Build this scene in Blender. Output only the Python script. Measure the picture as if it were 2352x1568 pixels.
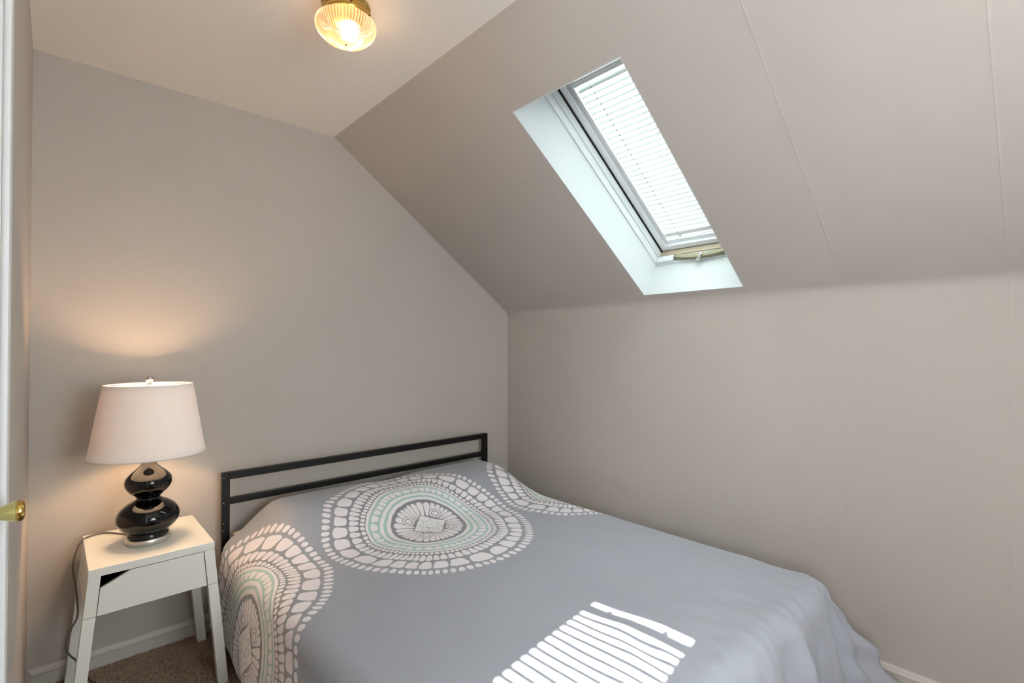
import bpy, bmesh, math, random
from mathutils import Vector, Matrix, noise
random.seed(7)
PI = math.pi
for o in list(bpy.data.objects):
    bpy.data.objects.remove(o)
SC = bpy.context.scene
COL = SC.collection

# ---------------------------------------------------------------- camera
cd = bpy.data.cameras.new('camera')
cam = bpy.data.objects.new('camera', cd)
COL.objects.link(cam)
cd.sensor_width = 36.0
cd.lens = 1143.0 / 2352.0 * 36.0
cd.clip_start = 0.02
cam.location = (0, 0, 1.31)
cam.rotation_euler = (math.radians(90.65), 0, math.radians(-42.65))
SC.camera = cam

# ---------------------------------------------------------------- world, sun, daylight, exposure
SC.view_settings.view_transform = 'Standard'
SC.view_settings.look = 'None'
SC.view_settings.gamma = 1.0
SC.view_settings.use_curve_mapping = False
SC.view_settings.exposure = 0.92

w = bpy.data.worlds.new('sky')
SC.world = w
w.use_nodes = True
bg = w.node_tree.nodes['Background']
bg.inputs[0].default_value = (0.90, 0.955, 1.0, 1)
bg.inputs[1].default_value = 5.6

sd = bpy.data.lights.new('sun', 'SUN')
sd.energy = 19.0
sd.angle = math.radians(0.4)
sd.color = (1.0, 0.97, 0.93)
sun = bpy.data.objects.new('sun', sd)
COL.objects.link(sun)
SUN_DIR = Vector((-1.150, -0.380, -1.465)).normalized()
sun.rotation_euler = SUN_DIR.to_track_quat('-Z', 'Y').to_euler()
sun.location = (5, 3, 6)

def area(name, loc, target, sx, sy, energy, color):
    l = bpy.data.lights.new(name, 'AREA')
    l.shape = 'RECTANGLE'
    l.size = sx; l.size_y = sy
    l.energy = energy; l.color = color
    o = bpy.data.objects.new(name, l)
    COL.objects.link(o)
    o.location = loc
    o.rotation_euler = (Vector(target) - Vector(loc)).to_track_quat('-Z', 'Y').to_euler()
    return o
# added fill daylight at the unseen window behind the camera
area('added_back_daylight', (0.95, -1.16, 1.50), (0.95, 3.0, 2.15), 1.5, 1.3, 21.0, (1.0, 0.975, 0.95))
# added fill daylight at a made-up window beside the camera
area('added_landing_daylight', (-1.16, -0.40, 1.50), (2.4, 0.9, 1.6), 0.8, 1.2, 22.0, (1.0, 0.98, 0.96))
pl = bpy.data.lights.new('skylight_portal', 'AREA'); pl.shape = 'RECTANGLE'; pl.cycles.is_portal = True

# ---------------------------------------------------------------- dimensions
XL, XR = -0.067, 2.398          # left and right wall
YH, YB = 2.65, -1.10            # head wall, wall behind the camera
ZC = 2.458                      # flat ceiling
XK = 1.118                      # where the ceiling starts to slope
XA = -1.10                      # landing beside the camera
YA = 0.38
TH = math.atan(0.7086)
ZS0 = 1.31 + 1.940 - 0.7086 * 2.345
SU = Vector((-math.cos(TH), 0, math.sin(TH)))   # up the slope
SN = Vector((math.sin(TH), 0, math.cos(TH)))    # outwards
S0 = Vector((2.345, 0, ZS0))
def S(s, y, n):
    return S0 + SU * s + SN * n + Vector((0, y, 0))
SKY0, SKY1 = 0.963, 1.493
SLEN = (2.345 - 1.376) / math.cos(TH)
pl.size = SLEN; pl.size_y = SKY1 - SKY0
po = bpy.data.objects.new('skylight_portal', pl); COL.objects.link(po)
po.location = S(SLEN / 2, (SKY0 + SKY1) / 2, 0.41)
po.matrix_world = Matrix.Translation(po.location) @ Matrix((SU, Vector((0, 1, 0)), SU.cross(Vector((0, 1, 0))))).transposed().to_4x4()

# ---------------------------------------------------------------- helpers
def lin(c):
    return tuple(((v / 255.0) / 12.92 if v / 255.0 <= 0.04045 else ((v / 255.0 + 0.055) / 1.055) ** 2.4) for v in c) + (1.0,)

def mesh_obj(name, verts, faces, mat=None, parent=None, smooth=False):
    """verts in world coordinates; the object keeps the root's origin"""
    off = Vector((0, 0, 0))
    r = parent
    while r is not None:
        off += Vector(r.location)
        r = r.parent
    me = bpy.data.meshes.new(name)
    me.from_pydata([tuple(Vector(v) - off) for v in verts], [], faces)
    me.validate(); me.update()
    o = bpy.data.objects.new(name, me)
    COL.objects.link(o)
    o.parent = parent
    if mat: me.materials.append(mat)
    if smooth:
        for p in me.polygons: p.use_smooth = True
    return o

def from_bm(name, bm, mat=None, parent=None, smooth=False):
    bmesh.ops.recalc_face_normals(bm, faces=bm.faces)
    bm.verts.index_update()
    v = [x.co.copy() for x in bm.verts]
    f = [[q.index for q in x.verts] for x in bm.faces]
    bm.free()
    return mesh_obj(name, v, f, mat, parent, smooth)

def root(name, loc):
    o = bpy.data.objects.new(name, None)
    o.empty_display_size = 0.05
    o.location = loc
    COL.objects.link(o)
    return o

def tag(o, label=None, cat=None, group=None, kind=None):
    if label: o['label'] = label
    if cat: o['category'] = cat
    if group: o['group'] = group
    if kind: o['kind'] = kind
    return o

def hexa(bm, p, bevel=0.0, seg=2):
    """p: 8 points, bottom four then top four, same winding"""
    b2 = bmesh.new()
    v = [b2.verts.new(q) for q in p]
    for f in ((0, 3, 2, 1), (4, 5, 6, 7), (0, 1, 5, 4), (1, 2, 6, 5), (2, 3, 7, 6), (3, 0, 4, 7)):
        b2.faces.new([v[i] for i in f])
    bmesh.ops.recalc_face_normals(b2, faces=b2.faces)
    if bevel > 0:
        bmesh.ops.bevel(b2, geom=list(b2.edges), offset=bevel, segments=seg, profile=0.5, affect='EDGES')
    me = bpy.data.meshes.new('tmp')
    b2.to_mesh(me); b2.free()
    bm.from_mesh(me)
    bpy.data.meshes.remove(me)

def box(bm, x0, x1, y0, y1, z0, z1, bevel=0.0, seg=2):
    hexa(bm, [(x0, y0, z0), (x1, y0, z0), (x1, y1, z0), (x0, y1, z0),
              (x0, y0, z1), (x1, y0, z1), (x1, y1, z1), (x0, y1, z1)], bevel, seg)

def sbox(bm, s0, s1, y0, y1, n0, n1, bevel=0.0, seg=2):
    """box in skylight coordinates"""
    hexa(bm, [S(s0, y0, n0), S(s1, y0, n0), S(s1, y1, n0), S(s0, y1, n0),
              S(s0, y0, n1), S(s1, y0, n1), S(s1, y1, n1), S(s0, y1, n1)], bevel, seg)

def lathe(bm, prof, cx, cy, seg=64, M=None):
    """prof: list of (r, z)"""
    rings = []
    for r, z in prof:
        if r < 1e-5:
            rings.append([bm.verts.new((cx, cy, z))])
        else:
            rings.append([bm.verts.new((cx + r * math.cos(2 * PI * i / seg), cy + r * math.sin(2 * PI * i / seg), z)) for i in range(seg)])
    for a, b in zip(rings[:-1], rings[1:]):
        for i in range(seg):
            j = (i + 1) % seg
            if len(a) == 1 and len(b) == 1: continue
            if len(a) == 1: bm.faces.new((a[0], b[i], b[j]))
            elif len(b) == 1: bm.faces.new((a[i], b[0], a[j]))
            else: bm.faces.new((a[i], a[j], b[j], b[i]))

def spline(pts, n=10):
    P = [Vector(p) for p in pts]
    P = [2 * P[0] - P[1]] + P + [2 * P[-1] - P[-2]]
    out = []
    for i in range(1, len(P) - 2):
        for k in range(n):
            t = k / n
            a, b, c, d = P[i - 1], P[i], P[i + 1], P[i + 2]
            out.append(0.5 * ((2 * b) + (c - a) * t + (2 * a - 5 * b + 4 * c - d) * t * t + (3 * b - a - 3 * c + d) * t ** 3))
    out.append(P[-2])
    return out

def tube(bm, pts, rad, seg=8):
    pts = [Vector(p) for p in pts]
    prev = None
    for i, p in enumerate(pts):
        d = (pts[min(i + 1, len(pts) - 1)] - pts[max(i - 1, 0)]).normalized()
        up = Vector((0, 0, 1)) if abs(d.z) < 0.9 else Vector((1, 0, 0))
        a = d.cross(up).normalized(); b = d.cross(a)
        r = rad[i] if isinstance(rad, (list, tuple)) else rad
        ring = [bm.verts.new(p + a * (r * math.cos(2 * PI * k / seg)) + b * (r * math.sin(2 * PI * k / seg))) for k in range(seg)]
        if prev:
            # align
            best = min(range(seg), key=lambda s: (ring[s].co - prev[0].co).length)
            ring = ring[best:] + ring[:best]
            for k in range(seg):
                bm.faces.new((prev[k], prev[(k + 1) % seg], ring[(k + 1) % seg], ring[k]))
        else:
            bm.faces.new(list(reversed(ring)))
        prev = ring
    bm.faces.new(prev)

def sstep(a, b, x):
    t = max(0.0, min(1.0, (x - a) / (b - a)))
    return t * t * (3 - 2 * t)

# ---------------------------------------------------------------- materials
class NT:
    def __init__(s, name):
        s.m = bpy.data.materials.new(name); s.m.use_nodes = True
        s.t = s.m.node_tree; s.N = s.t.nodes; s.L = s.t.links
        s.N.clear()
        s.out = s.N.new('ShaderNodeOutputMaterial')
    def new(s, typ, **kw):
        n = s.N.new(typ)
        for k, v in kw.items(): setattr(n, k, v)
        return n
    def put(s, sock, v):
        if v is None: return
        if hasattr(v, 'is_output'): s.L.new(v, sock)
        else: sock.default_value = v
    def m_(s, op, a, b=None, c=None, clamp=False):
        n = s.new('ShaderNodeMath', operation=op, use_clamp=clamp)
        s.put(n.inputs[0], a); s.put(n.inputs[1], b); s.put(n.inputs[2], c)
        return n.outputs[0]
    def mix(s, f, a, b):
        n = s.new('ShaderNodeMix', data_type='RGBA')
        s.put(n.inputs[0], f); s.put(n.inputs[6], a); s.put(n.inputs[7], b)
        return n.outputs[2]
    def noise(s, scale, detail=3.0, rough=0.5, vec=None):
        n = s.new('ShaderNodeTexNoise')
        n.inputs['Scale'].default_value = scale
        n.inputs['Detail'].default_value = detail
        n.inputs['Roughness'].default_value = rough
        if vec is None: vec = s.coord()
        s.L.new(vec, n.inputs['Vector'])
        return n.outputs[0]
    def coord(s, k='Object'):
        if not hasattr(s, '_tc'): s._tc = s.new('ShaderNodeTexCoord')
        return s._tc.outputs[k]
    def bump(s, h, strength, dist, prev=None):
        n = s.new('ShaderNodeBump')
        n.inputs['Strength'].default_value = strength
        n.inputs['Distance'].default_value = dist
        s.L.new(h, n.inputs['Height'])
        if prev is not None: s.L.new(prev, n.inputs['Normal'])
        return n.outputs[0]
    def bsdf(s, color, rough=0.6, metal=0.0, normal=None, **kw):
        n = s.new('ShaderNodeBsdfPrincipled')
        s.put(n.inputs['Base Color'], color)
        s.put(n.inputs['Roughness'], rough)
        s.put(n.inputs['Metallic'], metal)
        if normal is not None: s.L.new(normal, n.inputs['Normal'])
        for k, v in kw.items():
            s.put(n.inputs[k.replace('_', ' ')], v)
        s.L.new(n.outputs[0], s.out.inputs[0])
        return n

def paint(name, col, rough=0.6, tex=0.25, blotch=0.03, scale=120, seams=(), marks=True):
    k = NT(name)
    n1 = k.noise(2.2, 3)
    a = lin(col)
    d = tuple(max(0, v * (1 - blotch)) for v in a[:3]) + (1,)
    c = k.mix(n1, d, tuple(min(1, v * (1 + blotch)) for v in a[:3]) + (1,))
    b = k.bump(k.noise(scale, 4, 0.6), tex, 0.002)
    b = k.bump(k.noise(5, 2), 0.25, 0.01, b)
    b = k.bump(k.noise(1.3, 2), 0.35, 0.03, b)
    if seams:      # filled joints between the wallboards
        sx = k.new('ShaderNodeSeparateXYZ'); k.L.new(k.coord(), sx.inputs[0])
        h = None
        for y in seams:
            q = k.m_('DIVIDE', k.m_('SUBTRACT', sx.outputs[1], y), 0.0022)
            g = k.m_('DIVIDE', 1.0, k.m_('ADD', 1.0, k.m_('MULTIPLY', q, q)))
            h = g if h is None else k.m_('ADD', h, g)
        b = k.bump(h, 0.5, 0.0012, b)
    if marks:      # a few tiny nail holes and scuffs
        v = k.new('ShaderNodeTexVoronoi'); v.inputs['Scale'].default_value = 4.5; k.L.new(k.coord(), v.inputs['Vector'])
        dot = k.m_('LESS_THAN', v.outputs['Distance'], 0.010)
        c = k.mix(k.m_('MULTIPLY', dot, 0.6), c, lin((70, 60, 54)))
    k.bsdf(c, rough, normal=b)
    return k.m

def plain(name, col, rough=0.5, metal=0.0, tex=0.0, scale=300, **kw):
    k = NT(name)
    b = None
    if tex > 0: b = k.bump(k.noise(scale, 3), tex, 0.0006)
    n1 = k.noise(9, 3)
    a = lin(col)
    c = k.mix(n1, tuple(v * 0.97 for v in a[:3]) + (1,), tuple(min(1, v * 1.03) for v in a[:3]) + (1,))
    k.bsdf(c, rough, metal, b, **kw)
    return k.m

M = {}
M['wall'] = paint('wall_paint', (187, 180, 174), 0.62, 0.3)
M['wallr'] = paint('wallboard_paint', (187, 180, 174), 0.62, 0.3, seams=(0.575, 0.097))
M['ceil'] = paint('ceiling_paint', (236, 231, 225), 0.6, 0.22, 0.03, 90)
M['trim'] = plain('trim_paint', (205, 200, 194), 0.4, tex=0.1)
M['door'] = plain('door_paint', (226, 228, 230), 0.35, tex=0.1)
M['reveal'] = plain('skylight_lining_paint', (202, 207, 209), 0.45, tex=0.1)
M['frame'] = plain('skylight_frame_paint', (214, 219, 222), 0.3)
M['alu'] = plain('sash_lacquer', (238, 242, 245), 0.35, 0.0)
M['seal'] = plain('black_seal', (14, 14, 15), 0.6)
M['wood'] = plain('aged_wood', (178, 164, 142), 0.6, tex=0.5)
M['olive'] = plain('olive_handle_metal', (140, 134, 108), 0.35, 0.3)
M['chrome'] = plain('chrome', (225, 225, 225), 0.12, 1.0)
M['nickel'] = plain('brushed_nickel', (214, 212, 206), 0.28, 1.0)
M['brass'] = plain('brass', (206, 172, 96), 0.2, 1.0)
M['brass_dark'] = plain('aged_brass', (120, 92, 44), 0.3, 1.0)
M['white'] = plain('white_lacquered_metal', (232, 233, 228), 0.38)
M['black_in'] = plain('dark_inside', (18, 18, 18), 0.7)
M['blackmetal'] = plain('black_powder_coat', (7, 7, 7), 0.42, 0.0, tex=0.2, Specular_IOR_Level=0.35)
M['ceramic'] = plain('black_glazed_ceramic', (3, 3, 3), 0.06)
M['cord'] = plain('grey_cord', (104, 98, 90), 0.5)
M['blind'] = plain('blind_slat', (238, 240, 240), 0.45)
M['clear'] = plain('clear_plastic', (215, 222, 225), 0.2)
M['linen'] = plain('beige_linen', (196, 188, 178), 0.85, tex=0.5)
M['mattress'] = plain('mattress_ticking', (225, 224, 220), 0.9)

# translucent slats: white enamel lets a little sky glow through
k = NT('venetian_slat')
d = k.new('ShaderNodeBsdfDiffuse'); d.inputs[0].default_value = lin((196, 204, 202))
t = k.new('ShaderNodeBsdfTranslucent'); t.inputs[0].default_value = lin((196, 204, 202))
mx = k.new('ShaderNodeMixShader'); mx.inputs[0].default_value = 0.06
k.L.new(d.outputs[0], mx.inputs[1]); k.L.new(t.outputs[0], mx.inputs[2]); k.L.new(mx.outputs[0], k.out.inputs[0])
M['slat'] = k.m

def glass(name, tint, gloss=0.06):
    k = NT(name)
    t = k.new('ShaderNodeBsdfTransparent'); t.inputs[0].default_value = tint
    g = k.new('ShaderNodeBsdfGlossy'); g.inputs['Roughness'].default_value = 0.02
    f = k.new('ShaderNodeFresnel'); f.inputs[0].default_value = 1.45
    mx = k.new('ShaderNodeMixShader')
    k.L.new(f.outputs[0], mx.inputs[0])
    k.L.new(t.outputs[0], mx.inputs[1]); k.L.new(g.outputs[0], mx.inputs[2]); k.L.new(mx.outputs[0], k.out.inputs[0])
    return k.m
M['glass'] = glass('window_glass', (0.95, 0.98, 0.97, 1))

# lamp shade fabric
k = NT('shade_linen')
wv = k.bump(k.noise(900, 2), 0.15, 0.0005)
d = k.new('ShaderNodeBsdfDiffuse'); d.inputs[0].default_value = lin((250, 248, 246)); k.L.new(wv, d.inputs['Normal'])
t = k.new('ShaderNodeBsdfTranslucent'); t.inputs[0].default_value = lin((255, 236, 222)); k.L.new(wv, t.inputs['Normal'])
mx = k.new('ShaderNodeMixShader'); mx.inputs[0].default_value = 0.12
k.L.new(d.outputs[0], mx.inputs[1]); k.L.new(t.outputs[0], mx.inputs[2]); k.L.new(mx.outputs[0], k.out.inputs[0])
M['shade'] = k.m

# ribbed glass of the ceiling light
k = NT('ribbed_frosted_glass')
t = k.new('ShaderNodeBsdfTranslucent')
sx = k.new('ShaderNodeSeparateXYZ'); k.L.new(k.coord('Object'), sx.inputs[0])
rib = k.m_('ADD', 0.5, k.m_('MULTIPLY', 0.5, k.m_('COSINE', k.m_('MULTIPLY', 60.0, k.m_('ARCTAN2', sx.outputs[1], sx.outputs[0])))))
k.L.new(k.mix(rib, (0.14, 0.085, 0.055, 1), (0.48, 0.32, 0.21, 1)), t.inputs[0])
tr = k.new('ShaderNodeBsdfTransparent'); tr.inputs[0].default_value = lin((255, 240, 222))
g = k.new('ShaderNodeBsdfGlossy'); g.inputs['Roughness'].default_value = 0.08
m1 = k.new('ShaderNodeMixShader'); m1.inputs[0].default_value = 0.45
rf = k.new('ShaderNodeBsdfRefraction'); rf.inputs[0].default_value = lin((255, 240, 222)); rf.inputs['Roughness'].default_value = 0.38; rf.inputs['IOR'].default_value = 1.12
m0 = k.new('ShaderNodeMixShader'); m0.inputs[0].default_value = 0.15; k.L.new(rf.outputs[0], m0.inputs[1]); k.L.new(tr.outputs[0], m0.inputs[2])
k.L.new(t.outputs[0], m1.inputs[1]); k.L.new(m0.outputs[0], m1.inputs[2])
f = k.new('ShaderNodeFresnel'); f.inputs[0].default_value = 1.5
m2 = k.new('ShaderNodeMixShader'); k.L.new(f.outputs[0], m2.inputs[0])
k.L.new(m1.outputs[0], m2.inputs[1]); k.L.new(g.outputs[0], m2.inputs[2]); k.L.new(m2.outputs[0], k.out.inputs[0])
M['ribglass'] = k.m

def emis(name, col, strength):
    k = NT(name)
    e = k.new('ShaderNodeEmission'); e.inputs[0].default_value = col; e.inputs[1].default_value = strength
    k.L.new(e.outputs[0], k.out.inputs[0])
    return k.m
M['bulb'] = emis('bulb_glow', (1.0, 0.80, 0.56, 1), 22.0)

# carpet
k = NT('carpet')
n1 = k.noise(260, 4, 0.7); n2 = k.noise(9, 3)
c = k.mix(n1, lin((92, 72, 58)), lin((178, 152, 132)))
c = k.mix(k.m_('MULTIPLY', n2, 0.5), c, lin((128, 106, 90)))
k.bsdf(c, 0.95, normal=k.bump(n1, 1.0, 0.006))
M['carpet'] = k.m
k = NT('carpet_fibre')
oi = k.noise(55, 2)
c = k.mix(k.noise(300, 2), lin((112, 88, 70)), lin((232, 206, 182)))
c = k.mix(k.m_('MULTIPLY', oi, 0.6), c, lin((176, 148, 126)))
k.bsdf(c, 0.95)
M['fibre'] = k.m

# ------- duvet cover with printed mandalas
MX0, MSP, MY0, MR = 0.330, 0.995, 2.008, 0.486
def duvet_material():
    k = NT('printed_duvet_cotton')
    uv = k.coord('UV')
    def wn(scale, amp):
        n = k.new('ShaderNodeTexNoise'); n.inputs['Scale'].default_value = scale; n.inputs['Detail'].default_value = 1.0
        k.L.new(uv, n.inputs['Vector'])
        s = k.new('ShaderNodeVectorMath', operation='SUBTRACT'); k.L.new(n.outputs[1], s.inputs[0]); s.inputs[1].default_value = (0.5, 0.5, 0.5)
        q = k.new('ShaderNodeVectorMath', operation='SCALE'); k.L.new(s.outputs[0], q.inputs[0]); q.inputs['Scale'].default_value = amp
        return q.outputs[0]
    ad = k.new('ShaderNodeVectorMath', operation='ADD'); k.L.new(uv, ad.inputs[0]); k.L.new(wn(3.0, 0.07), ad.inputs[1])
    ad2 = k.new('ShaderNodeVectorMath', operation='ADD'); k.L.new(ad.outputs[0], ad2.inputs[0]); k.L.new(wn(22.0, 0.008), ad2.inputs[1])
    sp = k.new('ShaderNodeSeparateXYZ'); k.L.new(ad2.outputs[0], sp.inputs[0])
    m = k.m_
    x = m('ADD', sp.outputs[0], MSP / 2 - MX0)
    x = m('SUBTRACT', m('FLOORED_MODULO', x, MSP), MSP / 2)
    x = m('DIVIDE', x, MR)
    y = m('DIVIDE', m('SUBTRACT', sp.outputs[1], MY0), MR * 1.02)
    r = m('SQRT', m('ADD', m('MULTIPLY', x, x), m('MULTIPLY', y, y)))
    th = m('ADD', m('DIVIDE', m('ARCTAN2', y, x), 2 * PI), 0.5)
    def soft(v, w=0.02):       # v > 0 -> 1
        return m('ADD', m('DIVIDE', v, w), 0.5, clamp=True)
    def band(a, b):
        return m('MULTIPLY', soft(m('SUBTRACT', r, a), 0.006), soft(m('SUBTRACT', b, r), 0.006))
    def cells(a, b, n, wid, p=3.0, taper=0.0, seed=0.0, var=0.25):
        rc, hr = (a + b) / 2, (b - a) / 2
        q = m('MULTIPLY', th, float(n))
        # uneven spacing of the cells
        wob = m('MULTIPLY', m('SINE', m('ADD', m('MULTIPLY', th, 2 * PI * 5), seed)), 0.35)
        q = m('ADD', q, wob)
        idn = m('FLOOR', q)
        f = m('SUBTRACT', m('FRACT', q), 0.5)
        wh = k.new('ShaderNodeTexWhiteNoise', noise_dimensions='2D')
        cx = k.new('ShaderNodeCombineXYZ'); k.L.new(idn, cx.inputs[0]); cx.inputs[1].default_value = seed
        k.L.new(cx.outputs[0], wh.inputs[0])
        rr = m('DIVIDE', m('SUBTRACT', r, rc), hr)
        # length varies cell to cell
        lv = m('ADD', 1.0 - var / 2, m('MULTIPLY', wh.outputs[0], var / 2))
        rr = m('DIVIDE', rr, lv)
        ww = m('MULTIPLY', m('ADD', 1.0, m('MULTIPLY', rr, taper)), wid)
        ff = m('DIVIDE', f, ww)
        s = m('ADD', m('POWER', m('ABSOLUTE', rr), p), m('POWER', m('ABSOLUTE', ff), p))
        return soft(m('SUBTRACT', 1.0, s), 0.25)
    white = cells(0.925, 1.0, 92, 0.36, 2.3, 0, 1.0)
    def add(a, b): return m('MAXIMUM', a, b)
    white = add(white, cells(0.775, 0.905, 36, 0.43, 3.6, 0.14, 2.0))
    white = add(white, cells(0.66, 0.762, 74, 0.42, 3.0, 0.22, 3.0))
    white = add(white, cells(0.603, 0.652, 92, 0.40, 2.4, 0, 4.0))
    white = add(white, band(0.365, 0.597))
    teal = band(0.46, 0.57)
    teal = m('MULTIPLY', teal, m('SUBTRACT', 1.0, cells(0.478, 0.548, 44, 0.40, 3.5, 0.25, 5.0)))
    teal = add(teal, band(0.40, 0.427))
    # petals
    pet = cells(0.15, 0.338, 34, 0.43, 3.0, 0.18, 6.0, 0.2)
    # four small rosettes on the diagonals
    ax = m('ABSOLUTE', x); ay = m('ABSOLUTE', y)
    dx = m('SUBTRACT', ax, 0.150); dy = m('SUBTRACT', ay, 0.150)
    d2 = m('SQRT', m('ADD', m('MULTIPLY', dx, dx), m('MULTIPLY', dy, dy)))
    def db(a, b): return m('MULTIPLY', soft(m('SUBTRACT', d2, a), 0.006), soft(m('SUBTRACT', b, d2), 0.006))
    inr = soft(m('SUBTRACT', 0.060, d2), 0.006)
    ros = add(soft(m('SUBTRACT', 0.028, d2), 0.006), db(0.037, 0.054))
    pet = add(m('MULTIPLY', pet, m('SUBTRACT', 1.0, inr)), m('MULTIPLY', ros, inr))
    # centre lozenge
    dia = m('ADD', ax, ay)
    pet = m('MULTIPLY', pet, soft(m('SUBTRACT', dia, 0.195), 0.006))
    pet = add(pet, soft(m('SUBTRACT', 0.185, dia), 0.006))
    white = add(white, m('MULTIPLY', pet, soft(m('SUBTRACT', 0.34, r), 0.006)))
    r0 = m('ADD', 0.092, m('MULTIPLY', m('SINE', m('MULTIPLY', th, 2 * PI * 8)), 0.018))
    tl = soft(m('SUBTRACT', 0.006, m('ABSOLUTE', m('SUBTRACT', r, r0))), 0.005)
    teal = add(teal, tl)
    teal = add(teal, cells(0.022, 0.058, 6, 0.2, 2.0, 0, 7.0))
    # only inside R, printed grey a touch deeper between the cells
    inside = soft(m('SUBTRACT', 1.01, r), 0.01)
    white = m('MULTIPLY', white, inside); teal = m('MULTIPLY', teal, inside)
    base = k.mix(k.noise(4, 2), lin((162, 167, 179)), lin((168, 173, 184)))
    dark = lin((134, 135, 140))
    c = k.mix(m('MULTIPLY', soft(m('SUBTRACT', 0.80, r), 0.4), 0.75), base, dark)
    c = k.mix(white, c, lin((246, 243, 248)))
    c = k.mix(teal, c, lin((182, 214, 209)))
    nb = k.new('ShaderNodeTexNoise'); nb.inputs['Scale'].default_value = 1400; k.L.new(uv, nb.inputs['Vector'])
    b = k.bump(nb.outputs[0], 0.12, 0.0004)
    nb2 = k.new('ShaderNodeTexNoise'); nb2.inputs['Scale'].default_value = 26; nb2.inputs['Detail'].default_value = 5; k.L.new(uv, nb2.inputs['Vector'])
    b = k.bump(nb2.outputs[0], 0.4, 0.006, b)
    k.bsdf(c, 0.55, normal=b, Sheen_Weight=0.25, Sheen_Roughness=0.4)
    return k.m
M['duvet'] = duvet_material()

# ---------------------------------------------------------------- room shell
def struct(name, bm, mat, parent=None):
    o = from_bm(name, bm, mat, parent)
    if parent is None: o['kind'] = 'structure'
    return o

bm = bmesh.new(); box(bm, XA - 0.1, XR + 0.1, YB - 0.1, YH + 0.1, -0.12, 0.0); struct('floor', bm, M['carpet'])
bm = bmesh.new(); box(bm, XA - 0.1, XK + 0.12, YB - 0.1, YH + 0.1, ZC, ZC + 0.12); struct('ceiling', bm, M['ceil'])
# gable (head) wall and the wall behind the camera
bm = bmesh.new()
gp = [(XL - 0.12, -0.1), (XR + 0.12, -0.1), (XR + 0.12, 1.58), (S(0.0, 0, 0.12).x, S(0.0, 0, 0.12).z), (XK + 0.05, ZC + 0.1), (XL - 0.12, ZC + 0.1)]
g0 = [bm.verts.new((x, YH, z)) for x, z in gp]; g1 = [bm.verts.new((x, YH + 0.1, z)) for x, z in gp]
bm.faces.new(g0); bm.faces.new(g1[::-1])
for i in range(6): bm.faces.new((g0[i], g0[(i + 1) % 6], g1[(i + 1) % 6], g1[i]))
struct('wall_head', bm, M['wall'])
# left wall with the closet doorway
DY0, DY1, DZ = 0.48, 1.215, 2.04
bm = bmesh.new()
box(bm, XL - 0.12, XL, YA, DY0, 0, ZC)
box(bm, XL - 0.12, XL, DY1, YH, 0, ZC)
box(bm, XL - 0.12, XL, DY0, DY1, DZ, ZC)
struct('wall_left', bm, M['wall'])
bm = bmesh.new(); box(bm, XA, XL - 0.12, YA, YA + 0.1, 0, ZC); struct('wall_landing', bm, M['wall'])
bm = bmesh.new()
VY0, VY1, VZ0, VZ1 = -0.75, -0.10, 1.10, 2.10
box(bm, XA - 0.1, XA, YB, VY0, 0, ZC); box(bm, XA - 0.1, XA, VY1, YA + 0.1, 0, ZC)
box(bm, XA - 0.1, XA, VY0, VY1, 0, VZ0); box(bm, XA - 0.1, XA, VY0, VY1, VZ1, ZC)
struct('wall_landing_side', bm, M['wall'])
bm = bmesh.new(); box(bm, XL - 0.7, XL - 0.6, YA + 0.1, 1.6, 0, ZC); box(bm, XL - 0.6, XL - 0.12, 1.5, 1.6, 0, ZC); struct('wall_closet', bm, M['wall'])
bm = bmesh.new(); box(bm, XR, XR + 0.12, YB - 0.1, YH + 0.1, -0.1, 1.545); struct('wall_right', bm, M['wallr'])
WX0, WX1, WZ0, WZ1 = 0.50, 1.40, 1.10, 2.10
bm = bmesh.new()
box(bm, XA, WX0, YB - 0.1, YB, 0, ZC); box(bm, WX1, XR + 0.4, YB - 0.1, YB, 0, ZC)
box(bm, WX0, WX1, YB - 0.1, YB, 0, WZ0); box(bm, WX0, WX1, YB - 0.1, YB, WZ1, ZC)
struct('wall_back', bm, M['wall'])

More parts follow.
